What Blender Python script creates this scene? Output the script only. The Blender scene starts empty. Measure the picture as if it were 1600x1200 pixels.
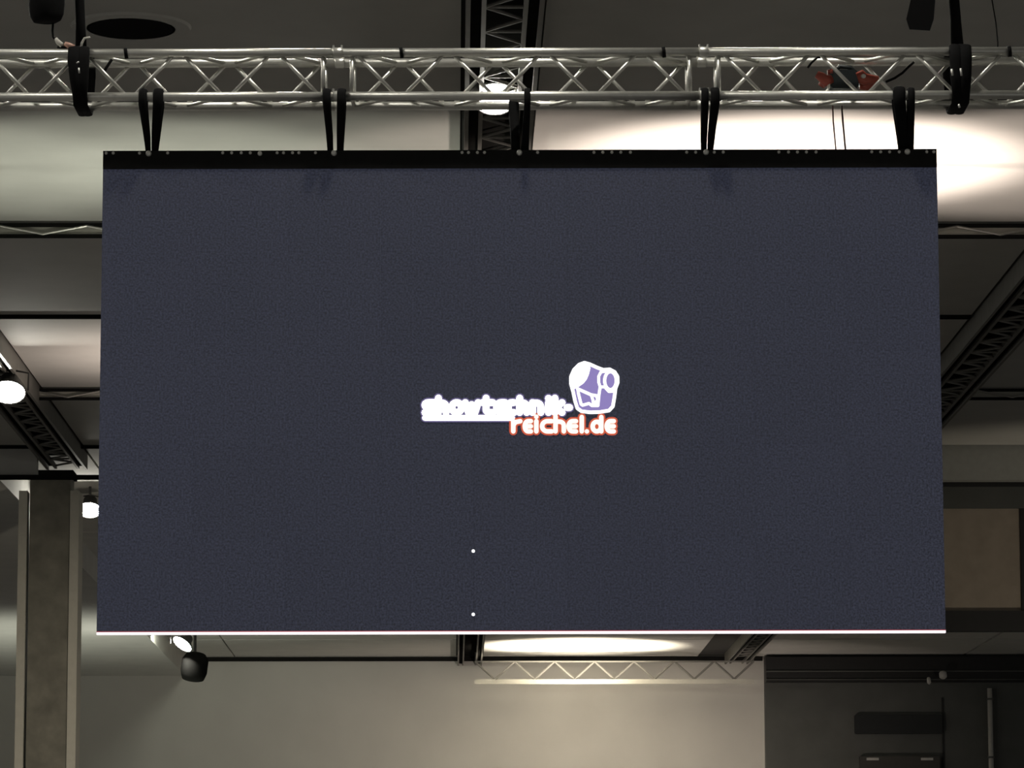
import bpy, math, random
from mathutils import Vector, Matrix
random.seed(7)
S = bpy.context.scene
COL = S.collection

# ------------------------------------------------------------------ camera, world, exposure
F = 6000.0                       # focal length in pixels of the 1600x1200 frame
VPX, VPY = 707.0, 1500.0         # where the hall's long axis vanishes
CAM = Vector((0, 0, 1.65))
_n = math.sqrt((800-VPX)**2 + (VPY-600)**2 + F*F)
PSI = math.asin((800-VPX)/_n)
TH = math.asin((VPY-600)/_n/math.cos(PSI))
ROLL = math.radians(0.13)
fwd = Vector((math.sin(PSI)*math.cos(TH), math.cos(PSI)*math.cos(TH), math.sin(TH)))
right = Vector((math.cos(PSI), -math.sin(PSI), 0))
up = right.cross(fwd)
# roll: the photographed right side sits a touch higher
r2 = right*math.cos(ROLL) - up*math.sin(ROLL)
u2 = right*math.sin(ROLL) + up*math.cos(ROLL)
cd = bpy.data.cameras.new('camera'); cam = bpy.data.objects.new('camera', cd); COL.objects.link(cam)
cd.sensor_width = 36.0; cd.lens = 36.0*F/1600.0; cd.clip_end = 500
m = Matrix((r2, u2, -fwd)).transposed().to_4x4(); m.translation = CAM
cam.matrix_world = m
S.camera = cam

W = bpy.data.worlds.new('hall_ambient'); S.world = W; W.use_nodes = True
W.node_tree.nodes['Background'].inputs[0].default_value = (1.0, 0.97, 0.90, 1)
W.node_tree.nodes['Background'].inputs[1].default_value = 0.19
S.view_settings.view_transform = 'Standard'; S.view_settings.look = 'None'
S.view_settings.gamma = 1; S.view_settings.use_curve_mapping = False
S.view_settings.exposure = 0.0

def ray(px, py):
    return (fwd*F + r2*(px-800) - u2*(py-600)).normalized()
def at(px, py, Y):               # point of the hall at distance Y seen at this pixel
    d = ray(px, py); return CAM + d*(Y/d.y)
EX = Vector((math.cos(PSI), -math.sin(PSI), 0)); EY = Vector((math.sin(PSI), math.cos(PSI), 0))
DR = 20.32                       # distance of the hanging rig
def rp(px, py, w=0.0):           # pixel -> (u, w, z) in the rig's own frame
    d = ray(px, py); t = (DR+w)/d.dot(EY); p = CAM + d*t
    return (p.dot(EX), w, p.z)
def rw(u, w, z):                 # rig frame -> world
    return EX*u + EY*(DR+w) + Vector((0, 0, z))

# ------------------------------------------------------------------ materials
def mat(name, col, rough=0.7, metal=0.0, emit=None, es=0.0, noise=0.0, nscale=8.0, bump=0.0, spec=0.5):
    M = bpy.data.materials.new(name); M.use_nodes = True
    nt = M.node_tree; b = nt.nodes['Principled BSDF']
    b.inputs['Base Color'].default_value = (*col, 1); b.inputs['Roughness'].default_value = rough
    b.inputs['Metallic'].default_value = metal; b.inputs['Specular IOR Level'].default_value = spec
    if emit:
        b.inputs['Emission Color'].default_value = (*emit, 1); b.inputs['Emission Strength'].default_value = es
    if noise or bump:
        tc = nt.nodes.new('ShaderNodeTexCoord'); nz = nt.nodes.new('ShaderNodeTexNoise')
        nz.inputs['Scale'].default_value = nscale; nz.inputs['Detail'].default_value = 6
        nt.links.new(tc.outputs['Object'], nz.inputs['Vector'])
        if noise:
            mr = nt.nodes.new('ShaderNodeMapRange'); mr.inputs[1].default_value = .25; mr.inputs[2].default_value = .75
            mr.inputs[3].default_value = 1-noise; mr.inputs[4].default_value = 1+noise
            vm = nt.nodes.new('ShaderNodeVectorMath'); vm.operation = 'SCALE'; vm.inputs[0].default_value = col
            nt.links.new(nz.outputs['Fac'], mr.inputs[0]); nt.links.new(mr.outputs[0], vm.inputs['Scale'])
            nt.links.new(vm.outputs[0], b.inputs['Base Color'])
        if bump:
            bp = nt.nodes.new('ShaderNodeBump'); bp.inputs['Strength'].default_value = bump
            nt.links.new(nz.outputs['Fac'], bp.inputs['Height']); nt.links.new(bp.outputs[0], b.inputs['Normal'])
    return M
M_panel = mat('ceiling_plaster', (.62, .615, .58), .9, noise=.05, nscale=1.3)
M_slab = mat('dark_slab', (.05, .05, .048), .9, noise=.1)
M_wall = mat('wall_plaster', (.56, .55, .51), .9, noise=.05, nscale=.6)
M_darkwall = mat('dark_cladding', (.085, .088, .082), .85, noise=.12, nscale=1.5)
M_black = mat('black_steel', (.012, .012, .012), .6, noise=.2)
M_floor = mat('hall_floor', (.13, .125, .12), .6, noise=.2, nscale=.7)
M_conc = mat('cast_concrete', (.20, .195, .165), .92, noise=.3, nscale=2.6, bump=.3)
M_strip = mat('pale_steel_edge', (.52, .51, .45), .6, noise=.05)
M_alu = mat('brushed_aluminium', (.74, .735, .69), .40, .85, noise=.06, nscale=30)
M_sling = mat('black_polyester', (.005, .005, .0055), .85, noise=.2, nscale=60, spec=.15)
M_girder = mat('painted_girder_steel', (.22, .215, .195), .6, 0.0, noise=.1, nscale=4, spec=.2)
M_dgirder = mat('dark_girder_plate', (.018, .018, .017), .8, noise=.15, nscale=3, spec=0.0)
M_fixture = mat('lamp_housing', (.05, .05, .05), .5, noise=.1)
M_lens = mat('lit_lamp_glass', (.9, .9, .85), .4, emit=(1, .96, .86), es=300)
M_lens2 = mat('lit_high_bay_glass', (.9, .9, .85), .4, emit=(1, .96, .86), es=1000)
M_lensw = mat('warm_lamp_glass', (.9, .9, .85), .4, emit=(1, .86, .72), es=8)
M_refl = mat('lamp_reflector', (.8, .8, .78), .25, 1.0)
M_head = mat('black_header_beam', (.009, .009, .0085), .6, noise=.2, nscale=20, spec=.2)
M_bolt = mat('zinc_bolt', (.8, .8, .76), .45, .6)
M_tilebody = mat('tile_cabinet', (.01, .01, .01), .6, noise=.1)
M_red = mat('red_plastic_plug', (.36, .07, .045), .45, noise=.1, nscale=40)
M_teal = mat('dark_rubber_box', (.008, .014, .016), .5, noise=.1)
M_white = mat('white_plastic', (.7, .68, .62), .5, noise=.05)
M_pink = mat('salmon_plastic', (.62, .36, .28), .5, noise=.05)
M_brown = mat('brown_board', (.30, .255, .205), .85, noise=.12, nscale=3)
M_pipe = mat('grey_pipe', (.5, .49, .46), .6, noise=.1)
M_sign = mat('dark_sign_face', (.014, .016, .016), .5, noise=.15)
M_vent = mat('vent_dark', (.006, .006, .006), .9, noise=.1, spec=.03)

def emis(name, col, s):
    return mat(name, (.02, .02, .02), .6, emit=col, es=s)
M_ewhite = emis('lit_white_pixels', (1.0, 1.0, 1.0), 1.6)
M_ecream = emis('lit_cream_pixels', (1.0, .93, .82), 1.15)
M_eorange = emis('lit_orange_pixels', (.60, .10, .05), 1.0)
M_epurple = emis('lit_purple_pixels', (.27, .215, .50), 1.0)
M_ehalo = emis('painted_violet_glow', (.13, .11, .24), 1.0)  # glow round the white letters, painted as a dim violet outline
M_eline = emis('lit_pixel_row', (1.0, .90, .93), 1.15)
M_ered = emis('lit_red_pixel_row', (.36, .05, .06), 1.0)

# LED face: black matte mask, switched on at a dim blue black, with pixel grain
M_led = bpy.data.materials.new('led_face'); M_led.use_nodes = True
_nt = M_led.node_tree; _b = _nt.nodes['Principled BSDF']
_b.inputs['Base Color'].default_value = (.036, .038, .050, 1); _b.inputs['Roughness'].default_value = .75
_tc = _nt.nodes.new('ShaderNodeTexCoord'); _nz = _nt.nodes.new('ShaderNodeTexNoise')
_nz.inputs['Scale'].default_value = 95; _nz.inputs['Detail'].default_value = 2
_nt.links.new(_tc.outputs['Object'], _nz.inputs['Vector'])
_mr = _nt.nodes.new('ShaderNodeMapRange'); _mr.inputs[1].default_value = .3; _mr.inputs[2].default_value = .7
_mr.inputs[3].default_value = .4; _mr.inputs[4].default_value = 1.6
_nt.links.new(_nz.outputs['Fac'], _mr.inputs[0])
_oi = _nt.nodes.new('ShaderNodeObjectInfo')
_m2 = _nt.nodes.new('ShaderNodeMapRange'); _m2.inputs[3].default_value = .965; _m2.inputs[4].default_value = 1.035
_nt.links.new(_oi.outputs['Random'], _m2.inputs[0])
_mm = _nt.nodes.new('ShaderNodeMath'); _mm.operation = 'MULTIPLY'
_nt.links.new(_mr.outputs[0], _mm.inputs[0]); _nt.links.new(_m2.outputs[0], _mm.inputs[1])
_b.inputs['Emission Color'].default_value = (.0185, .0205, .0325, 1)
_nt.links.new(_mm.outputs[0], _b.inputs['Emission Strength'])

# ------------------------------------------------------------------ mesh helpers
class MB:
    def __init__(s): s.v = []; s.f = []
    def add(s, v, f):
        o = len(s.v); s.v += [tuple(p) for p in v]; s.f += [tuple(i+o for i in q) for q in f]; return s
    def box(s, a, b):
        (x0, y0, z0), (x1, y1, z1) = a, b
        return s.add([(x0,y0,z0),(x1,y0,z0),(x1,y1,z0),(x0,y1,z0),(x0,y0,z1),(x1,y0,z1),(x1,y1,z1),(x0,y1,z1)],
                     [(0,3,2,1),(4,5,6,7),(0,1,5,4),(1,2,6,5),(2,3,7,6),(3,0,4,7)])
    def bbox(s, a, b, r):        # box with chamfered vertical-plane edges (seen from the front, along y)
        (x0, y0, z0), (x1, y1, z1) = a, b
        ring = [(x0+r,z0),(x1-r,z0),(x1,z0+r),(x1,z1-r),(x1-r,z1),(x0+r,z1),(x0,z1-r),(x0,z0+r)]
        v = [(x, y0, z) for x, z in ring] + [(x, y1, z) for x, z in ring]
        f = [tuple(range(8)), tuple(range(15, 7, -1))] + [(i, i+8, (i+1)%8+8, (i+1)%8) for i in range(8)]
        return s.add(v, f)
    def path(s, pts, rad, n=8, flat=1.0, cap=True):   # tube along pts; flat<1 squashes it along y
        pts = [Vector(p) for p in pts]
        if not hasattr(rad, '__len__'): rad = [rad]*len(pts)
        o = len(s.v); prev = None
        for i, p in enumerate(pts):
            a = pts[max(i-1, 0)]; b = pts[min(i+1, len(pts)-1)]
            t = (b-a).normalized()
            if prev is None:
                e = Vector((1, 0, 0)) if abs(t.x) < .9 else Vector((0, 1, 0))
            else: e = prev
            e = (e - t*e.dot(t)).normalized(); prev = e; g = t.cross(e)
            for k in range(n):
                c = 2*math.pi*k/n
                q = e*math.cos(c)*rad[i] + g*math.sin(c)*rad[i]*flat
                s.v.append(tuple(p+q))
        for i in range(len(pts)-1):
            for k in range(n):
                s.f.append((o+i*n+k, o+i*n+(k+1)%n, o+(i+1)*n+(k+1)%n, o+(i+1)*n+k))
        if cap:
            s.f.append(tuple(o+k for k in range(n-1, -1, -1)))
            s.f.append(tuple(o+(len(pts)-1)*n+k for k in range(n)))
        return s
    def tube(s, a, b, r, n=10, r1=None):
        return s.path([a, b], [r, r if r1 is None else r1], n)
    def lathe(s, prof, c=(0,0,0), axis=Vector((0,0,1)), n=20):   # prof = [(radius, along)]
        q = axis.to_track_quat('Z', 'Y'); o = len(s.v); c = Vector(c)
        for r, h in prof:
            for k in range(n):
                a = 2*math.pi*k/n
                s.v.append(tuple(c + q @ Vector((r*math.cos(a), r*math.sin(a), h))))
        for i in range(len(prof)-1):
            for k in range(n):
                s.f.append((o+i*n+k, o+i*n+(k+1)%n, o+(i+1)*n+(k+1)%n, o+(i+1)*n+k))
        s.f.append(tuple(o+k for k in range(n-1, -1, -1)))
        s.f.append(tuple(o+(len(prof)-1)*n+k for k in range(n)))
        return s
    def mesh(s, name, mat, smooth=False):
        me = bpy.data.meshes.new(name); me.from_pydata(s.v, [], s.f); me.update()
        if mat: me.materials.append(mat)
        if smooth:
            for p in me.polygons: p.use_smooth = len(p.vertices) <= 4
        return me
    def build(s, name, mat, parent=None, smooth=False, loc=None):
        return link(name, s.mesh(name, mat, smooth), parent, loc)
def link(name, data, parent=None, loc=None):
    o = bpy.data.objects.new(name, data); COL.objects.link(o)
    if parent is not None: o.parent = parent
    if loc is not None: o.location = loc
    return o
def tag(o, label, cat, group=None):
    o['label'] = label; o['category'] = cat
    if group: o['group'] = group
    return o
def struct(o, label=None):
    o['kind'] = 'structure'
    if label: o['label'] = label
    return o
def thing(name, label, cat, loc=(0,0,0), rz=0.0, group=None):
    o = link(name, None, None, loc); o.rotation_euler = (0, 0, rz); o.empty_display_size = .2
    return tag(o, label, cat, group)
def rigthing(name, label, cat, u, w, z, group=None):
    return thing(name, label, cat, rw(u, w, z), -PSI, group)

# ------------------------------------------------------------------ the hall
H = 10.4; ZC = CAM.z + H          # main ceiling
ZS = CAM.z + 9.75                 # lower soffit of the left aisle
YB = 133.0                        # back wall
SEAM = [21.8 + 8*k for k in range(15)]
o = MB().box((-34, -6, -.2), (36, YB+6, 0)).build('floor', M_floor); struct(o, 'grey hall floor below the hanging screen')
ceil = MB().box((-34, -6, ZC+.06), (36, YB+.4, ZC+.4)).build('ceiling', M_slab); struct(ceil, 'dark roof slab carrying pale ceiling panels')

GIR = [(-8.45, -7.6), (.13, .97), (8.5, 9.4)]
colspan = [(-25.2, -16.9), (-16.8, -8.5), (-7.55, .08), (1.02, 8.45), (9.45, 17.6), (17.7, 26)]
STEP = -9.3                       # left aisle soffit starts left of here beyond the fascia
ys = [5.8, 13.8] + SEAM
for j in range(len(ys)-1):
    y0, y1 = ys[j]+.09, ys[j+1]-.09
    if j == len(ys)-2: y1 = YB
    for x0, x1 in colspan:
        if y0 > 77 and x0 < -9: continue
        MB().box((x0, y0, ZC), (x1, y1, ZC+.06)).build('ceiling_panel', M_panel, ceil)
    if y0 > 77: MB().box((STEP, y0, ZC), (-7.6, y1, ZC+.06)).build('ceiling_panel', M_panel, ceil)
# lowered soffit of the left aisle with its fascia
sof = MB().box((-34, 77.85, ZS), (STEP, YB, ZC+.06)).build('ceiling', M_panel)
sof.name = 'ceiling_soffit'; struct(sof, 'lowered pale soffit over the aisle behind the concrete column')
for k, (za, zb) in enumerate(((ZC-.06, ZC+.03), (ZS-.05, ZS+.04))):
    MB().box((-34, 77.72, za), (-7.0 if k else -6.6, 77.84, zb)).build('edge_strip', M_dgirder, sof)
MB().box((STEP+.0, 77.85, ZS), (-8.5, 78.1, ZC)).build('fascia_return', M_panel, sof)

wb = MB().box((-34, YB, 0), (10.75, YB+.4, ZC+.06)).build('wall_back', M_wall); struct(wb, 'pale end wall of the hall')
MB().box((STEP, YB-.12, ZC-.16), (10.7, YB, ZC-.02)).build('top_rail', M_dgirder, wb)
wd = MB().box((10.75, YB-.5, 0), (36, YB+.4, ZC+.06)).build('wall_back_dark', M_darkwall); struct(wd, 'dark clad end wall beside the pale one')
tr = MB().box((10.75, YB-1.0, ZC-.95), (36, YB-.5, ZC-.1)).build('trim_1', M_black); struct(tr, 'black beam along the top of the dark end wall')
MB().box((10.75, YB-1.06, ZC-.62), (36, YB-1.0, ZC-.58)).build('ledge', M_darkwall, tr)
MB().box((10.75, YB-1.06, ZC-.90), (36, YB-1.0, ZC-.87)).build('ledge', M_darkwall, tr)

# seam beams
for y in (37.8, 45.8, 61.8):
    b = MB()
    b.box((-33, y-.07, ZC-.05), (-8.5, y+.07, ZC+.06)); b.box((-7.55, y-.07, ZC-.05), (.08, y+.07, ZC+.06))
    b.box((1.02, y-.07, ZC-.05), (8.45, y+.07, ZC+.06)); b.box((9.45, y-.07, ZC-.05), (35, y+.07, ZC+.06))
    o = b.build('trim_2', M_dgirder); struct(o, 'dark seam strip between ceiling panels')

# cross trusses under the ceiling
def cross_truss(y, label, x0=-17.0, x1=24.0):
    t = thing('ceiling_truss', label, 'truss', (0, y, ZC), 0, 'cross trusses under the hall ceiling')
    for dz, dy in ((-.04, 0), (-.20, .0)):
        MB().box((x0, dy-.03, dz-.028), (x1, dy+.03, dz+.022)).build('chord', M_dgirder, t)
    MB().box((x0, .02, -.19), (x1, .035, -.05)).build('web_plate', M_strip, t)
    n = int((x1-x0)/.62); me = [MB().tube((-.31, -.035, -.18), (.31, -.035, -.06), .018, 6).mesh('brace', M_alu),
                               MB().tube((-.31, -.035, -.06), (.31, -.035, -.18), .018, 6).mesh('brace', M_alu)]
    for k in range(n):
        link('brace', me[k % 2], t, (x0+.31+.62*k, 0, 0))
    return t
cross_truss(53.8, 'flat lattice truss under the ceiling where the bright panels end')
cross_truss(69.8, 'flat lattice truss under the ceiling beside the floodlit girder')

# girders running the length of the hall
def girder(x0, x1, y0, y1, label, ybr=(0, 0), dz=0.0):
    cx = (x0+x1)/2; w = x1-x0
    t = thing('roof_girder', label, 'girder', (cx, y0, ZC), 0, 'girders along the hall roof'); L = y1-y0
    MB().box((-w/2+.06, 0, -.02), (w/2-.06, L, .06)).build('dark_trough', M_dgirder, t)
    for a in (-w/2, w/2-.05): MB().box((a, 0, -.32), (a+.05, L, .05)).build('side_rail', M_girder, t)
    for a in (-w/2+.17, w/2-.22): MB().box((a, 0, -.30), (a+.05, L, -.22)).build('bottom_chord', M_girder, t)
    for a in (-w/2+.05, w/2-.17): MB().box((a, 0, -.24), (a+.12, L, -.21)).build('dark_flange', M_dgirder, t)
    a0, a1 = ybr
    if a1 > a0:
        ww = w/2-.2
        me = [MB().tube((-ww, -.0, -.27), (ww, .55, -.27), .022, 6).mesh('brace', M_girder), MB().tube((ww, 0, -.27), (-ww, .55, -.27), .022, 6).mesh('brace', M_girder)]
        for k in range(int((a1-a0)/.55)):
            link('brace', me[k % 2], t, (0, a0-y0+.55*k, 0))
        me = MB().tube((-ww, 0, -.27), (ww, 0, -.27), .02, 6).mesh('cross_strut', M_girder)
        for k in range(int((a1-a0)/1.1)):
            link('cross_strut', me, t, (0, a0-y0+1.1*k, 0))
    return t
girder(*GIR[1], 6, YB, 'roof girder above the middle of the screen, carrying the floodlight seen through the truss', (38, 56))
girder(*GIR[0], 6, 79.2, 'roof girder ending on the concrete column', (58, 79))
girder(*GIR[2], 6, 104, 'unlit roof girder over the brown hanging board', (54, 76))
girder(9.35, 10.15, 106, YB-.6, 'roof girder meeting the corner of the pale end wall', (112, 130))

# lattice girder in front of the end wall
t = thing('wall_truss', 'pale lattice truss along the top of the end wall', 'truss', (0, YB-2.2, ZC), 0)
xa, xb = at(742, 1040, YB-2.2).x, at(1178, 1040, YB-2.2).x
for dz, hh, mm in ((-.32, .05, M_girder), (-.95, .16, M_strip)):
    MB().box((xa, -.05, dz-hh), (xb, .05, dz)).build('chord', mm, t)
n = 14; st = (xb-xa)/n
me = [MB().tube((0, 0, -.34), (st, 0, -.95), .035, 6).mesh('brace', M_girder), MB().tube((0, 0, -.95), (st, 0, -.34), .035, 6).mesh('brace', M_girder)]
for k in range(n): link('brace', me[k % 2], t, (xa+st*k, 0, 0))
MB().box((xa, -.03, -.32), (xa+.06, .03, .05)).build('hanger', M_girder, t)
MB().box((xb-.06, -.03, -.32), (xb, .03, .05)).build('hanger', M_girder, t)

# concrete column
yc = 79.2
t = thing('concrete_column', 'stained concrete column with pale steel edge strips under the roof girder', 'column', (0, yc, 0))
cxl, cxr = at(44, 950, yc).x, at(107, 950, yc).x
nseg = 9; zt = ZC - .33
v = MB(); v.box((cxl, 0, 0), (cxr, .8, zt)); v.build('shaft', M_conc, t)
zt2 = at(30, 767, yc).z
for a, b in ((27, 40), (107.5, 121.5)):
    MB().box((at(a, 950, yc).x, -.05, 0), (at(b, 950, yc).x, .85, zt2)).build('edge_strip', M_strip, t)
MB().box((cxl-.06, -.06, zt2+.3), (cxr+.06, .86, zt)).build('capital', M_dgirder, t)

# round air vent in the near ceiling
pv = at(205, 24, 42.2)
t = thing('ceiling_vent', 'round dark air vent in the ceiling above the truss', 'vent', (pv.x, 42.2, ZC))
MB().lathe([(.50, -.03), (.50, -.012), (.44, -.012)][::-1], n=36).build('vent_plate', M_vent, t)
rg = MB(); N = 40
for k in range(N):
    a = 2*math.pi*k/N
    for r, z in ((.47, -.03), (.66, -.03), (.68, .0), (.47, .0)): rg.v.append((r*math.cos(a), r*math.sin(a), z))
for k in range(N):
    for q in range(4): rg.f.append((k*4+q, k*4+(q+1)%4, ((k+1)%N)*4+(q+1)%4, ((k+1)%N)*4+q))
rg.build('vent_ring', M_panel, t)

# fascia and hanging board on the right
yr = 78.6
fx0 = 9.6
o = MB().box((fx0, 77.85, at(1530, 750, 77.85).z), (36, 78.2, ZC+.02)).build('trim_3', mat('fascia_grey', (.32, .325, .305), .9, noise=.06)); struct(o, 'pale fascia strip over the brown hanging board')
zT, zp1, zp0, zB = (at(1540, y, yr).z for y in (751, 795, 955, 987))
xl, xr = at(1440, 850, yr).x, at(1594, 850, yr).x
t = thing('hanging_board', 'brown hanging board in a black frame under the pale fascia', 'board', (0, yr, 0))
MB().box((xl, -.02, zp0-.05), (xr, .04, zp1+.05)).build('board_panel', M_brown, t)
MB().box((xl-.3, -.10, zp1), (30, .10, zp1+.45)).build('top_beam', M_darkwall, t)
MB().box((xl-.3, -.16, zT-.14), (30, .12, zT)).build('top_rail', M_black, t)
MB().box((xl-.3, -.12, zB), (30, .12, zp0)).build('bottom_beam', M_black, t)
MB().box((xr, -.08, zp0), (xr+.35, .08, zp1)).build('frame_post', M_black, t)
MB().box((xl-.3, -.08, zp0), (xl, .08, zp1)).build('frame_post', M_black, t)
MB().box((xr+.35, -.02, zp0), (30, .04, zp1)).build('board_panel', M_brown, t)
for k in (11.5, 20, 29): MB().box((k-.05, -.05, zT), (k+.05, .05, ZC+.02)).build('hanger', M_black, t)

# dark end wall: signs, pipe, small fittings
yw = YB-.5
def wallbox(name, x0, y0, x1, y1, th, m_, label, cat):
    a = at(x0, y1, yw); b = at(x1, y0, yw)
    return tag(MB().bbox((a.x, yw-th, a.z), (b.x, yw, b.z), .04).build(name, m_), label, cat)
s1 = wallbox('wall_sign', 1335, 1117, 1471, 1147, .18, M_sign, 'long blank dark sign box on the dark end wall', 'sign')
t = thing('wall_cabinet', 'dark cabinet with two pale marks on the dark end wall, under the sign box', 'cabinet', (0, yw, 0))
a = at(1343, 1235, yw); b = at(1467, 1182, yw)
MB().bbox((a.x, -.25, a.z), (b.x, 0, b.z), .03).build('body', mat('cabinet_face', (.045, .043, .038), .6, noise=.15), t)
for x0, x1 in ((1354, 1373), (1439, 1458)):
    a = at(x0, 1188, yw-.25); b = at(x1, 1184, yw-.25)
    MB().box((a.x, -.262, a.z), (b.x, -.25, b.z)).build('mark', M_pipe, t)
a = at(1546, 1300, yw-.3); b = at(1553, 1075, yw-.3)
t = thing('wall_pipe', 'grey vertical pipe on the dark end wall', 'pipe', ((a.x+b.x)/2, yw-.15, 0))
MB().tube((0, 0, 0), (0, 0, b.z), .085, 12).build('pipe_run', M_pipe, t, True)
for zz in (b.z-.4, b.z-2.4): MB().box((-.11, -.1, zz), (.11, .15, zz+.06)).build('clip', M_darkwall, t)
a = at(1475, 1300, yw); b = at(1477, 1090, yw)
tag(MB().box((a.x, yw-.04, 0), (a.x+.05, yw, b.z)).build('wall_conduit', M_black), 'thin dark conduit between the sign box and the grey pipe', 'conduit')
for px, py, r, lb in ((1473, 1060, .13, 'larger grey spot lamp clipped to the black beam'), (1451, 1069, .07, 'small grey spot lamp clipped to the black beam')):
    p = at(px, py, YB-1.3)
    t = thing('beam_spot', lb, 'spot lamp', (p.x, YB-1.25, p.z))
    MB().lathe([(r*.6, 0), (r, .05), (r, .2), (r*.7, .25)], (0, -.2, 0), Vector((0, .5, .9)).normalized(), 12).build('can', M_pipe, t, True)
    MB().tube((0, 0, 0), (0, .25, .1), .03, 6).build('bracket', M_black, t)

# ------------------------------------------------------------------ floodlights
def floodlight(name, x, y, z, label, facing=(0, -.55, -.83), r=.2, lens=None, hang=None, group=None):
    t = thing(name, label, 'floodlight', (x, y, z), 0, group)
    ax = Vector(facing).normalized()
    MB().lathe([(r*.45, -.30), (r*.55, -.26), (r*.62, -.12), (r*1.06, .02), (r*1.06, .05), (r*.98, .05), (r*.9, .0)], (0, 0, 0), ax, 24).build('housing', M_fixture, t, True)
    MB().lathe([(.001, .055), (r*.7, .05), (r*.97, .03), (r*.97, .01)][::-1], (0, 0, 0), ax, 24).build('lamp_glass', lens or M_lens, t, True)
    zz = (ZC if hang is None else hang) - z
    pts = [(-r*1.15, 0, 0), (-r*1.15, .02, zz*.5), (0, .05, zz*.62), (r*1.15, .02, zz*.5), (r*1.15, 0, 0)]
    MB().path(pts, .018, 6).build('yoke', M_fixture, t)
    MB().tube((0, .05, zz*.6), (0, .05, zz), .03, 8).build('stem', M_fixture, t)
    return t
XC, XL = .55, -8.02
p = at(773, 151, 44.6)
floodlight('floodlight', p.x, 44.6, p.z, 'glaring white floodlight under the middle girder, seen through the truss', r=.26)
for k, y in enumerate((11.0, 18.8, 28.6, 36.6)):
    floodlight('floodlight', XC, y, ZC-.42, 'white floodlight out of sight under the middle girder', lens=M_lens2, group='hidden girder floodlights')
p = at(13, 610, 66.0)
floodlight('floodlight', p.x, 66.0, p.z, 'glaring white floodlight under the girder that ends on the column', r=.30)
p = at(140, 795, 84.6)
floodlight('floodlight', p.x, 84.6, p.z, 'glaring white floodlight beside the concrete column', r=.27)
p = at(286, 1005, 115.0)
floodlight('floodlight', p.x, 115.0, p.z, 'glaring white floodlight just under the lower screen edge near the end wall', (-.5, -.42, -.75), r=.33)
for y in (18.8, 28.6, 36.6):
    floodlight('floodlight', XL, y, ZC-.42, 'white floodlight out of sight under the left girder', lens=M_lens2, group='hidden left girder floodlights')
# dark rounded fitting beside the far floodlight
p = at(304, 1038, 115.8)
t = thing('round_fitting', 'dark rounded fitting hanging beside the floodlight under the lower screen edge', 'fitting', (p.x, 115.8, p.z))
MB().lathe([(.12, -.46), (.34, -.40), (.40, -.2), (.40, .2), (.3, .36), (.1, .4)], (0, 0, -.05), Vector((.15, -.4, 1)).normalized(), 20).build('shell', M_dgirder, t, True)
MB().tube((0, .1, .3), (0, .1, ZC-p.z-.01), .05, 8).build('stem', M_fixture, t)

# uplights that wash the ceiling, then lamps added for walls, column, board and soffit
def uplight(x, y, drop, tgt, power, col, cone, label, stand=False):
    t = thing('unseen_lamp', label, 'floodlight', (x, y, ZC-drop), 0, None)
    sd = -.3 if x > 0 and not stand else .3
    d = (Vector(tgt)-Vector((x, y, ZC-drop))).normalized()
    MB().lathe([(.12, -.25), (.2, -.2), (.24, .05), (.22, .05), (.19, -.02)], (0, 0, 0), d, 20).build('housing', M_fixture, t, True)
    MB().lathe([(.19, -.02), (.185, .0)], (0, 0, 0), d, 20).build('lamp_glass', M_lensw, t)
    if stand:  # stands invented for the added lamps below the frame
        zz = ZC-drop
        MB().tube((.3, 0, -.05), (.3, 0, -zz+.3), .03, 8).build('mast', M_fixture, t)
        for k in range(3):
            a = 2.1*k; MB().tube((.3, 0, -zz+.7), (.3+.8*math.cos(a), .8*math.sin(a), -zz+.02), .02, 6).build('leg', M_fixture, t)
    else:
        MB().tube((sd, 0, -.1), (sd, 0, drop), .03, 8).build('stem', M_fixture, t)
    MB().tube((0, 0, -.1), (sd, 0, -.1), .03, 8).build('bracket', M_fixture, t)
    L = bpy.data.lights.new('uplight_lamp', 'SPOT'); L.energy = power; L.color = col
    L.spot_size = math.radians(cone); L.spot_blend = .8 if stand or cone > 110 else .35; L.shadow_soft_size = .15
    lo = link('uplight_lamp', L, t, d*.12); lo.rotation_euler = d.to_track_quat('-Z', 'Y').to_euler()
    return t
WARM = (1, .84, .74); NEUT = (.98, 1, .84); WRM2 = (1, .88, .70)
uplight(4.4, 49.6, 3.0, (4.4, 49.7, ZC), 1550, WARM, 106, 'warm uplight behind the screen washing the brightest ceiling panel')
uplight(5.9, 49.7, 3.2, (6.9, 49.8, ZC), 430, WARM, 102, 'warm uplight behind the screen corner under the brightest ceiling panel')
uplight(1.9, 49.6, 3.4, (1.6, 49.7, ZC), 270, WARM, 98, 'warm uplight behind the screen beside the middle girder')
uplight(-4.3, 50.0, 3.6, (-4.4, 50.2, ZC), 235, NEUT, 102, 'greenish white uplight behind the screen corner washing the ceiling')
uplight(-6.6, 50.0, 3.6, (-7.2, 50.2, ZC), 115, NEUT, 102, 'greenish white uplight beside the left roof girder')
uplight(-1.4, 50.0, 3.6, (-1.5, 50.1, ZC), 130, NEUT, 102, 'neutral uplight behind the screen under the panel beside the middle girder')
uplight(-3.9, 65.7, 3.2, (-4.3, 65.9, ZC), 600, WARM, 124, 'warm uplight behind the screen washing the ceiling above the column girder')
uplight(-9.04, 117.6, .2, (0, YB, 4), 800, NEUT, 140, 'added white lamp hidden behind the screen lighting the pale end wall past the soffit edge')  # added lamp: gives the end wall its diagonal soffit shadow
uplight(4.2, 127.6, 6.5, (4.2, 128.4, ZC), 13000, WRM2, 64, 'added unseen warm lamp throwing an oval glow on the ceiling by the end wall', True)  # unseen lamp added for the oval ceiling glow, its stand invented
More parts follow.
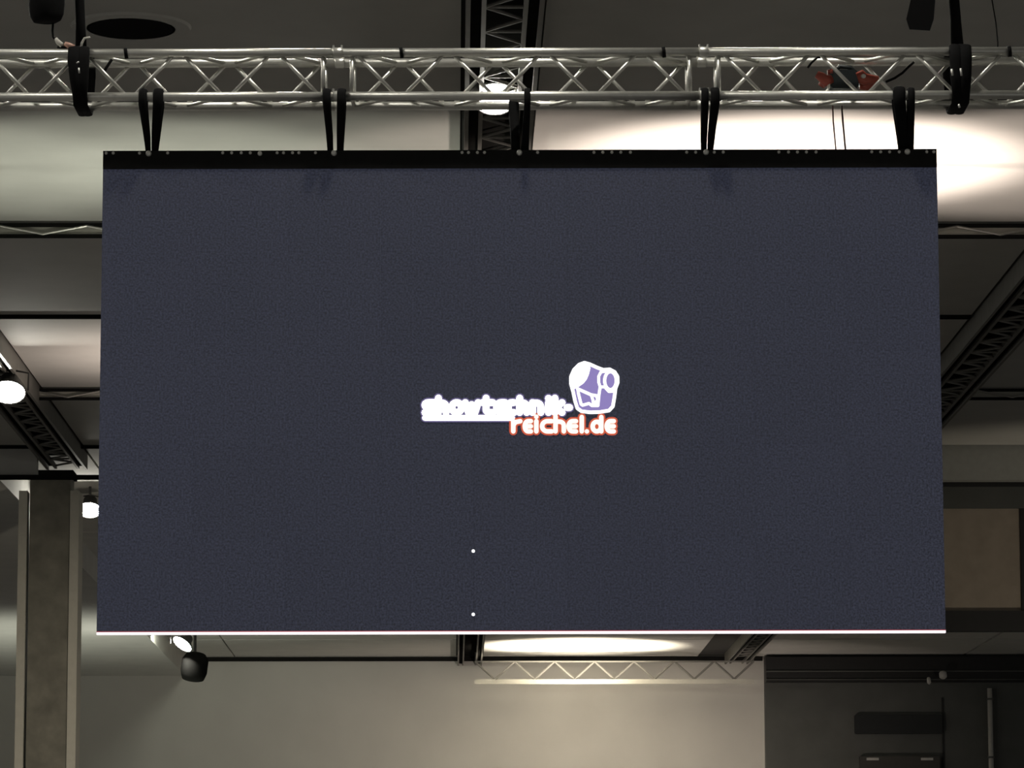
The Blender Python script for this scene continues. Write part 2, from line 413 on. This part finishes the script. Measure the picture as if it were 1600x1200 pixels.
uplight(7.0, 121.0, 9.3, (5.5, YB, 7), 1900, WARM, 110, 'added unseen warm lamp washing the pale end wall', True)  # unseen lamp added to brighten the end wall towards its foot
uplight(-4.5, 70.0, 9.6, (-8.0, 79.2, 4.5), 1300, WRM2, 70, 'added unseen lamp washing the concrete column', True)  # unseen lamp added to light the column from below
uplight(14.5, 70.0, 9.6, (14, 78.6, 9), 700, WRM2, 70, 'added unseen lamp washing the brown hanging board', True)  # unseen lamp added to lift the brown board
uplight(-12.5, 114.0, 9.6, (-11.8, 117, ZC), 1700, NEUT, 125, 'added unseen lamp washing the lowered soffit', True)  # unseen lamp added to brighten the soffit from underneath

# ------------------------------------------------------------------ LED wall
uL = (rp(162, 236)[0]+rp(150, 988)[0])/2; uR = (rp(1463, 233)[0]+rp(1478, 985)[0])/2
uc = (uL+uR)/2; SW = uR-uL
zb = rp(812, 989)[2]; zs = rp(812, 263)[2]; zh = rp(812, 234.5)[2]
TW = SW/9; THH = (zs-zb)/5
t = LED = rigthing('led_wall', 'large dark LED screen with a glowing logo, hanging from the truss by black slings', 'screen', uc, 0, zb)
def L_(px, py, w=0.0):           # pixel -> local coordinates of the LED wall
    u, _, z = rp(px, py, w); return (u-uc, w, z-zb)
g = .0003
body = MB().box((g, .006, g), (TW-g, .085, THH-g)).mesh('cabinet_back', M_tilebody)
face = MB().bbox((g, 0, g), (TW-g, .006, THH-g), .0015).mesh('led_tile', M_led)
for i in range(9):
    for j in range(5):
        q = link('led_tile', face, LED, (-SW/2+i*TW, 0, j*THH)); link('cabinet_back', body, q)
MB().box((-SW/2+.01, .086, .01), (SW/2-.01, .10, zs-zb)).build('back_frame', M_tilebody, LED)
hd = MB().box((-SW/2, -.004, zs-zb), (SW/2, .075, zh-zb)).build('header_beam', M_head, LED)
hb = zh-zb
bm = MB().lathe([(.006, -.006), (.0085, -.003), (.0085, .01)], axis=Vector((0, 1, 0)), n=10).mesh('bolt', M_bolt)
bb = MB().lathe([(.009, -.010), (.013, -.005), (.013, .01)], axis=Vector((0, 1, 0)), n=12).mesh('bolt', M_bolt)
small = [166, 177, 218, 262, 348, 362, 377, 391, 433, 443, 457, 467, 493, 722, 732, 746, 757, 840, 928, 942, 956, 970, 985, 1073, 1087, 1116, 1130,
         1217, 1232, 1246, 1260, 1275, 1362, 1376, 1390, 1405, 1448, 1459]
for k in small: link('bolt', bm, hd, L_(k, 239.5 - k*.0015, -.004))
for k in (406,): link('bolt', bb, hd, L_(k, 240, -.004))
# stray lit pixels and the lit lowest pixel row
px_ = MB().lathe([(.007, -.002), (.009, 0), (.009, .002)], axis=Vector((0, 1, 0)), n=12).mesh('stuck_pixel', M_ewhite)
for x, y in ((739.5, 861), (739.5, 960)): link('stuck_pixel', px_, LED, L_(x, y, -.001))
MB().box((-SW/2, -.004, -.004), (SW/2, .03, .0085)).build('lit_bottom_row', M_eline, LED)
MB().box((-SW/2, -.003, .0085), (SW/2, .0, .0125)).build('red_pixel_row', M_ered, LED)

# --- logo: strokes drawn as thin raised ribbons
def stroke(mb, pts, w, y, n=10):
    for i, (x, z) in enumerate(pts):
        o = len(mb.v)
        for k in range(n): mb.v.append((x+w*math.cos(2*math.pi*k/n), y, z+w*math.sin(2*math.pi*k/n)))
        mb.f.append(tuple(range(o, o+n)))
        if i:
            ax, az = pts[i-1]; d = Vector((x-ax, z-az))
            if d.length > 1e-6:
                d.normalize(); p = (-d.y*w, d.x*w); o = len(mb.v)
                mb.v += [(ax+p[0], y, az+p[1]), (ax-p[0], y, az-p[1]), (x-p[0], y, z-p[1]), (x+p[0], y, z+p[1])]
                mb.f.append((o, o+1, o+2, o+3))
def arc(cx, cy, rx, ry, a0, a1, n=12):
    return [(cx+rx*math.cos(math.radians(a0+(a1-a0)*k/n)), cy+ry*math.sin(math.radians(a0+(a1-a0)*k/n))) for k in range(n+1)]
# rounded single-stroke letters; x-height 1, y up
def glyph(c):
    if c == 's': return .85, [[(.85, 1), (.28, 1)] + arc(.28, .75, .28, .25, 90, 270, 8)[1:] + [(.57, .5)] + arc(.57, .25, .28, .25, 90, -90, 8)[1:] + [(0, 0)]]
    if c == 'h': return .8, [[(0, 1.45), (0, 0)], [(0, .95), (.4, .95)] + arc(.4, .55, .4, .4, 90, 0, 6)[1:] + [(.8, 0)]]
    if c == 'n': return .8, [[(0, 1), (0, 0)], [(0, .95), (.4, .95)] + arc(.4, .55, .4, .4, 90, 0, 6)[1:] + [(.8, 0)]]
    if c == 'o': return .95, [arc(.475, .5, .475, .5, 0, 360, 20)]
    if c == 'w': return 1.2, [[(0, 1), (.3, 0), (.6, .8), (.9, 0), (1.2, 1)]]
    if c == 't': return .6, [[(.15, 1.45), (.15, .3)] + arc(.42, .27, .27, .27, 180, 270, 6) + [(.6, 0)], [(-.1, 1), (.6, 1)]]
    if c == 'e': return .85, [[(.85, 1), (.45, 1)] + arc(.45, .5, .45, .5, 90, 270, 12)[1:] + [(.85, 0)], [(.1, .5), (.85, .5)]]
    if c == 'c': return .8, [[(.8, 1), (.45, 1)] + arc(.45, .5, .45, .5, 90, 270, 12)[1:] + [(.8, 0)]]
    if c == 'i': return .01, [[(0, 1), (0, 0)], [(0, 1.42), (0, 1.43)]]
    if c == 'k': return .75, [[(0, 1.45), (0, 0)], [(.7, 1), (.1, .5), (.7, 0)]]
    if c == 'l': return .01, [[(0, 1.4), (0, 0)]]
    if c == 'r': return .5, [[(0, 1), (0, 0)], [(0, .6), (.15, .9), (.5, 1)]]
    if c == '.': return .01, [[(0, 0), (.01, 0)]]
    if c == '-': return .55, [[(0, .5), (.55, .5)]]
    if c == 'd': return .9, [arc(.42, .47, .42, .47, 0, 360, 20), [(.87, 1.4), (.87, 0)]]
def word(name, items, base, xh, w, y, m_, parent):
    for c, px0, px1 in items:
        wd_, ss = glyph(c); mb = MB()
        for s in ss:
            pts = []
            for a, b in s:
                q = L_(px0 + (px1-px0)*(a/wd_ if wd_ > .05 else 0), base - xh*b, y); pts.append((q[0], q[2]))
            stroke(mb, pts, w*.00346, y)
        mb.build(name, m_, parent)
up_ = [('s', 664, 680), ('h', 685, 697), ('o', 706, 721), ('w', 727, 747), ('t', 756, 770), ('e', 776, 789), ('c', 794, 803), ('h', 812, 823), ('n', 832, 845), ('i', 857, 857), ('k', 867, 879), ('-', 886, 890)]
lo_ = [('r', 802, 813), ('e', 820, 829.5), ('i', 838, 838), ('c', 847, 862), ('h', 868, 881), ('e', 888.5, 900), ('l', 909, 909), ('.', 917, 917), ('d', 926, 940), ('e', 948, 959)]
anchor = MB()
q0 = [L_(664, 653, -.0025), L_(800, 653, -.0025)]
stroke(anchor, [(a[0], a[2]) for a in q0], 4.6*.00346, -.0042)
logo = anchor.build('logo_wordmark', M_ewhite, LED)
word('letter', up_, 644.5, 15.5, 5.5, -.0042, M_ewhite, logo)
rim = MB(); stroke(rim, [(a[0], a[2]) for a in q0], 6.6*.00346, -.0021); rim.build('violet_glow', M_ehalo, logo)
word('violet_glow', up_, 644.5, 15.5, 7.6, -.0018, M_ehalo, logo)  # wider dim strokes stand in for the letters' glow
mb = MB(); a = L_(926, 666, 0); b = L_(940, 666, 0); stroke(mb, [(a[0], a[2]), (b[0], b[2])], 5*.00346, -.0022)
dom = mb.build('logo_domain', M_eorange, LED)
word('orange_rim', lo_, 674, 16.0, 6.3, -.0024, M_eorange, dom)
word('letter', lo_, 674, 16.0, 3.6, -.0046, M_ecream, dom)
# moving-head icon
def ipt(x, y): q = L_(800+x/8.571, 550+y/8.571, 0); return (q[0], q[2])
outl = [(790,430),(790,330),(830,240),(900,170),(970,145),(1040,165),(1140,210),(1220,240),(1310,235),(1375,270),(1412,330),(1415,410),(1385,490),(1372,600),(1350,730),(1300,785),(1180,805),(1050,810),(930,795),(875,755),(845,660),(820,540)]
mb = MB(); y = -.0026
op = [ipt(*p) for p in outl]
mb.v = [(x, y, z) for x, z in op]; mb.f = [tuple(range(len(op)))]
ic = mb.build('logo_icon', M_epurple, LED)
mb = MB(); PW = 23/8.571*.00346; y = -.0046
stroke(mb, op+[op[0]], PW, y)
def istroke(pts, w=1.0): stroke(mb, [ipt(*p) for p in pts], PW*w, y)
istroke(arc(1318, 385, 78, 120, 0, 360, 24), .9)
istroke([(1260, 480), (1300, 525), (1350, 520), (1380, 480)], 1.1)
istroke([(1240, 262), (1190, 270), (1160, 330), (1162, 410), (1180, 470), (1250, 470)], .8)
istroke([(1180, 470), (1165, 570), (1150, 720), (1070, 720), (1030, 690), (945, 715), (925, 700), (890, 560), (880, 500)], .85)
istroke([(880, 495), (1060, 575), (1150, 590)], .9)
istroke([(1060, 575), (1085, 650), (1090, 720)], .8); istroke([(1130, 600), (1140, 640), (1110, 680)], .6); istroke([(1110, 690), (1120, 715)], 1.0)
mb.build('icon_outline', M_ewhite, ic)
mb = MB(); pts = [ipt(*p) for p in [(790,430),(785,330),(830,240),(900,170),(970,145),(1040,165),(1050,220),(1030,300),(1000,370),(960,420),(905,460),(860,490),(820,500)]]
mb.v = [(x, -.0044, z) for x, z in pts]; mb.f = [tuple(range(len(pts)))]; mb.build('icon_lit_lens', M_ewhite, ic)

# ------------------------------------------------------------------ box truss carrying the screen
WF, WR = -.08, .16
zft = rp(800, 82, WF)[2]; zfb = zft-.24
u0 = rp(527.5, 118, WF)[0]; SL = (rp(1100, 118, WF)[0]-u0)/1.0
t = TR = rigthing('box_truss', 'aluminium box truss of four chords carrying the LED screen', 'truss', u0, WF, zfb)
PW_ = .24; cr = .0245
chord = MB(); chord.path([(.012, 0, 0), (SL-.012, 0, 0)], cr, 16)
chm = chord.mesh('chord', M_alu, True)
cone = MB().lathe([(.020, -.03), (.0285, -.02), (.0285, .02), (.020, .03)], axis=Vector((1, 0, 0)), n=14).mesh('coupler', M_alu, True)
pin = MB().tube((0, 0, .02), (0, 0, .042), .006, 6).mesh('coupler_pin', M_alu)
gap = .078; npan = 7; hp = (SL-2*gap)/npan; ins = .028
br = .0105
def brace_mesh(dx, axis, sgn):
    a = Vector((ins, 0, 0)); b = Vector((dx-ins, 0, 0)); lo, hi = .012, PW_-.012
    z0, z1 = (lo, hi) if sgn > 0 else (hi, lo)
    if axis == 'z': a.z, b.z = z0, z1
    else: a.y, b.y = z0, z1
    return MB().tube(a, b, br, 10).mesh('brace', M_alu, True)
BM = {(ax, s): brace_mesh(hp, ax, s) for ax in 'zy' for s in (1, -1)}
pv_ = MB().tube((0, 0, .01), (0, 0, PW_-.01), .0125, 10).mesh('end_post', M_alu, True)
ph_ = MB().tube((0, .01, 0), (0, PW_-.01, 0), .0115, 10).mesh('end_post', M_alu, True)
for s in range(-2, 3):
    xs = s*SL
    for a in (0, PW_):
        for b in (0, PW_):
            link('chord', chm, TR, (xs, a, b))
            q = link('coupler', cone, TR, (xs, a, b)); link('coupler_pin', pin, q, (-.022, 0, 0)); link('coupler_pin', pin, q, (.022, 0, 0))
    for e in (gap, SL-gap):
        for a in (0, PW_):
            link('end_post', pv_, TR, (xs+e, a, 0)); link('end_post', ph_, TR, (xs+e, 0, a))
    for k in range(npan):
        x = xs+gap+hp*k; s1 = -1 if k % 2 == 0 else 1
        link('brace', BM[('z', s1)], TR, (x, 0, 0)); link('brace', BM[('z', -s1)], TR, (x, PW_, 0))
        link('brace', BM[('y', s1)], TR, (x, 0, 0)); link('brace', BM[('y', -s1)], TR, (x, 0, PW_))

# slings holding the screen
def wrap(px, py0, w0, px1, r0, r1, rear=False):
    """one soft leg: from the header up in front of a bottom chord, over it and down behind"""
    wc = WR if rear else WF
    ut = rp(px, 151, WF)[0]; ub = rp(px1, 236, 0)[0]
    zt = zfb; f = -.036; c = []
    ztop = zfb + .036
    c.append((ub, .02, hz-.012)); c.append((ub+(ut-ub)*.35, .02+(wc+f-.02)*.4, hz+(zt-hz)*.35))
    c.append((ut, wc+f, zt-.05)); c.append((ut, wc+f, zt+.005)); c.append((ut, wc+f*.5, ztop-.004)); c.append((ut, wc, ztop))
    c.append((ut, wc-f*.6, ztop-.006)); c.append((ut, wc-f, zt)); c.append((ut, wc-f*.9, zt-.05))
    c.append((ub+(ut-ub)*.3, .05+(wc-f-.05)*.3, hz+(zt-hz)*.3)); c.append((ub, .045, hz-.012))
    rr = [r1, (r0+r1)/2, r0, r0, r0, r0, r0, r0, r0, (r0+r1)/2, r1]
    return c, rr
hz = zh
slings = [
    (237, [(224, 231, .023, .012, 0), (248, 241, .028, .016, 0)], 232.5, 'black sling pair holding the screen corner, nearest the round air vent'),
    (523, [(511, 516, .021, .015, 0), (534, 531, .024, .017, 0)], 522, 'black sling pair at the joint of the truss with the bright upright'),
    (812, [(803, 806, .028, .024, 1), (824, 820, .017, .022, 0)], 811.5, 'black sling pair beside the glaring middle floodlight'),
    (1105, [(1101, 1100, .020, .015, 0), (1117, 1110, .024, .016, 0)], 1103, 'black sling pair at the truss joint over the brightest ceiling panel'),
    (1412, [(1404, 1413, .034, .026, 0), (1423, 1422, .019, .022, 0)], 1417.5, 'wide black sling pair holding the screen corner, near the red plugs'),
]
for px, legs, pp, lb in slings:
    ub = rp(pp, 238, 0)[0]
    t = rigthing('sling', lb, 'sling', ub, 0, hz)
    for a, b, r0, r1, rear in legs:
        c, rr = wrap(a, 0, 0, b, r0, r1, rear)
        MB().path([(x-ub, y, z-hz) for x, y, z in c], rr, 10, .42).build('sling_leg', M_sling, t, True)
    MB().lathe([(.009, -.016), (.0155, -.010), (.0155, .014)], (0, -.006, -.016), Vector((0, 1, 0)), 14).build('shackle_pin', M_bolt, t, True)

# ------------------------------------------------------------------ suspension of the truss: slings, hoist chains, chain bags
def suspension(pxl, pxr, pbl, pbr, strap_t, strap_b, sw, label, shk):
    uc_ = rp((pxl+pxr)/2, 82, WF)[0]
    t = rigthing('truss_suspension', label, 'sling', uc_, 0, zft)
    ztp = zft+.10
    wid = (pxr-pxl)*.00346
    for sgn, pt, pb in ((-1, pxl, pbl), (1, pxr, pbr)):
        r = wid*.27
        ut = rp(pt, 90, WF)[0]-uc_ - sgn*r; ub2 = rp(pb, 160, WF)[0]-uc_ - sgn*r*.8
        c = [(ut*.4, .04, .06), (ut, WF-.03, .022), (ut, WF-.046, -.05), (ub2*.5+ut*.5, WF-.046, -.15), (ub2, WF-.04, -.245), (ub2, WF, -.285),
             (ub2, WR, -.285), (ub2, WR+.04, -.245), (ut, WR+.046, -.06), (ut, WR+.03, .022), (ut*.4, .04, .06)]
        MB().path(c, [r*.9]+[r]*3+[r*.85]*4+[r]*2+[r*.9], 12, .38).build('sling_leg', M_sling, t, True)
    MB().path([(rp(strap_b, 74, .04)[0]-uc_, .04, .03), (rp(strap_b*.6+strap_t*.4, 40, .04)[0]-uc_, .04, .20), (rp(strap_t, 0, .04)[0]-uc_, .04, .36), (rp(strap_t, 0, .04)[0]-uc_, .04, .75)], [sw*1.25, sw, sw, sw], 12, .6).build('hoist_strap', M_sling, t, True)
    hx = rp(strap_t, 0, .04)[0]-uc_
    MB().bbox((hx-.16, -.08, .75), (hx+.16, .16, 1.15), .05).build('hoist_body', M_sling, t)
    MB().tube((hx, .04, 1.15), (hx, .04, ZC-zft), .012, 8).build('hoist_chain', M_fixture, t)
    for (x, y, r, ln) in shk:
        a = rp(x, y, WF-.075); MB().tube((a[0]-uc_, WF-.075, a[2]-zft), (a[0]-uc_+.004, WF-.075, a[2]-zft-ln), r, 8).build('shackle', M_bolt, t, True)
    return t
suspension(107, 141, 115, 137, 124, 127, .026, 'black sling and hoist strap round the truss, next to the rounded chain bag', [(121, 97, .008, .006), (123, 106, .005, .03)])
suspension(1482, 1517, 1487, 1514, 1490, 1496, .029, 'black sling and hoist strap round the truss, next to the boxy chain bag', [(1487, 108, .006, .035), (1501, 107, .006, .04), (1498, 163, .006, .018)])

def R_(px, py, w, base): a = rp(px, py, w); return (a[0]-base[0], w-base[1], a[2]-base[2])
# rounded bag with tail and plugs
B = rp(73, 37, -.06)
t = rigthing('chain_bag', 'rounded black chain bag hanging over the truss, with a short cable tail', 'bag', *B)
c = [R_(74, 36, -.06, B), R_(74, 33, -.06, B), R_(73, 24, -.06, B), R_(73, 8, -.06, B), R_(75, -20, -.06, B), R_(76, -70, -.06, B)]
MB().path(c, [.045, .075, .092, .099, .096, .085], 16, .75).build('bag_body', M_sling, t, True)
hxw = R_(124, -126, .0, B)
MB().path([c[-1], R_(100, -110, -.02, B), R_(118, -126, .0, B)], .02, 8).build('bag_strap', M_sling, t, True)
MB().path([R_(83, 34, -.06, B), R_(82, 48, -.06, B), R_(83, 58, -.06, B), R_(87, 62, -.06, B)], .006, 8).build('cable_tail', M_sling, t, True)
q = MB().path([R_(87, 60, -.06, B), R_(91, 66, -.06, B), R_(97, 71, -.06, B)], [.009, .014, .014], 10).build('plug', M_white, t, True); q['label'] = 'white plug'
q = MB().path([R_(101, 68, -.06, B), R_(107, 71, -.06, B), R_(116, 74, -.06, B)], [.012, .017, .014], 10).build('plug', M_pink, t, True); q['label'] = 'salmon pink plug'
MB().path([R_(90, 73, -.05, B), R_(100, 75, -.05, B), R_(110, 76, -.05, B)], .010, 8).build('cable_tail', M_sling, t, True)
B = rp(128, 70, -.05)
tag(MB().path([rw(*rp(126, 78, -.07)), rw(*rp(128, 67, -.07)), rw(*rp(132, 60, -.07)), rw(*rp(141, 58, -.07))], [.006, .007, .007, .005], 8).build('white_tie', M_white, None, True),
    'pale cable tie end curling over the sling by the rounded bag', 'cable tie')
# boxy bag on the other side
B = rp(1438, 48, -.06)
t = rigthing('chain_bag', 'boxy black chain bag hanging over the truss near the red plugs', 'bag', *B)
ring = [(1421, 46), (1453, 48), (1459, 30), (1463, -20), (1466, -80), (1428, -80), (1424, -5), (1416, 30)]
v = [R_(x, y, -.12, B) for x, y in ring] + [R_(x, y, .04, B) for x, y in ring]
MB().add(v, [tuple(range(7, -1, -1)), tuple(range(8, 16))] + [(i, (i+1)%8, (i+1)%8+8, i+8) for i in range(8)]).build('bag_body', M_sling, t)
MB().path([R_(1447, -78, -.04, B), R_(1465, -105, 0, B), R_(1486, -126, 0, B)], .02, 8).build('bag_strap', M_sling, t, True)

# thin cables
def cable(pts, r, label, name='cable', m_=M_sling, w=0.0):
    P = [rw(*rp(x, y, w)) for x, y in pts]; b = P[0].copy()
    o = MB().path([p-b for p in P], r, 8).build(name, m_, None, True, b); return tag(o, label, 'cable')
cable([(1548, -120), (1550, 0), (1556, 35), (1559, 66), (1559, 76)], .0035, 'thin black cable dropping onto the truss beyond the boxy chain bag', w=.1)
cable([(1301, 165), (1302, 190), (1306, 234)], .004, 'thin brown signal cable from truss to screen, farther from the wide sling', m_=mat('brown_cable', (.10, .045, .035), .6, noise=.1), w=.06)
cable([(1315, 165), (1317, 190), (1321, 234)], .005, 'thin dark signal cable from truss to screen, nearer the wide sling', m_=mat('dark_cable', (.05, .022, .02), .6, noise=.1), w=.06)
cable([(1384, 128), (1398, 122), (1410, 114), (1419, 105), (1428, 97)], .007, 'black cable slung inside the truss beside the red plugs', w=-.03)
cable([(163, 112), (166, 106), (172, 97), (175, 93)], .008, 'short black cable end sticking up behind the truss chord by the round vent', w=.02)
cable([(1262, 106), (1268, 98), (1277, 90), (1290, 88)], .006, 'short black cable entering the truss above the red plugs', w=-.03)
# black cable ties round the top chord
for px, lb in ((197, 'black cable tie on the top chord under the round vent'), (627, 'black cable tie on the top chord between the bright truss joint and the middle floodlight'),
               (1037, 'black cable tie on the top chord before the truss joint over the bright panel'), (1577, 'black cable tie on the top chord beyond the boxy chain bag')):
    a = rp(px, 82, WF)
    o = MB().lathe([(.0255, -.009), (.030, -.009), (.030, .009), (.0255, .009)], (0, 0, 0), Vector((1, 0, .12)).normalized(), 16).build('cable_tie', M_sling, None, True, rw(a[0], WF, zft))
    tag(o, lb, 'cable tie')
# power splitter with red plugs lying on the bottom chords
B = rp(1322, 141, .04)
t = rigthing('power_splitter', 'black rubber power splitter with red plugs lying inside the truss', 'power splitter', *B)
a = R_(1296, 141, .04, B); b = R_(1340, 112, .04, B)
MB().bbox((a[0], -.05, a[2]), (b[0], .05, b[2]), .015).build('splitter_box', M_teal, t)
MB().path([R_(1303, 113, .02, B), R_(1312, 104, .02, B), R_(1330, 106, .02, B), R_(1338, 116, .02, B)], .012, 8).build('carry_handle', M_teal, t, True)
MB().box((R_(1293, 137, -.02, B)[0], -.06, R_(1293, 137, -.02, B)[2]), (R_(1297, 125, -.02, B)[0], -.04, R_(1297, 125, -.02, B)[2])).build('socket_lid', M_white, t)
def plug(pts, rr, lb=None):
    MB().path([R_(x, y, w, B) for x, y, w in pts], rr, 12).build('red_plug', M_red, t, True)
plug([(1299, 124, .0), (1290, 127, -.01), (1283, 120, -.01), (1276, 116, -.01)], [.026, .034, .026, .02])
plug([(1283, 135, .03), (1288, 128, .02), (1297, 128, .02)], [.02, .026, .024])
plug([(1293, 113, .0), (1301, 112, .0)], [.014, .016])
plug([(1339, 122, .0), (1346, 120, .0), (1352, 124, .0), (1362, 124, .0), (1373, 124, .0)], [.03, .04, .034, .026, .018])
plug([(1343, 134, .04), (1355, 134, .04), (1368, 132, .04)], [.022, .028, .016])
MB().tube(R_(1348, 119, -.045, B), R_(1350, 119, -.06, B), .012, 8).build('plug_pin', M_white, t)
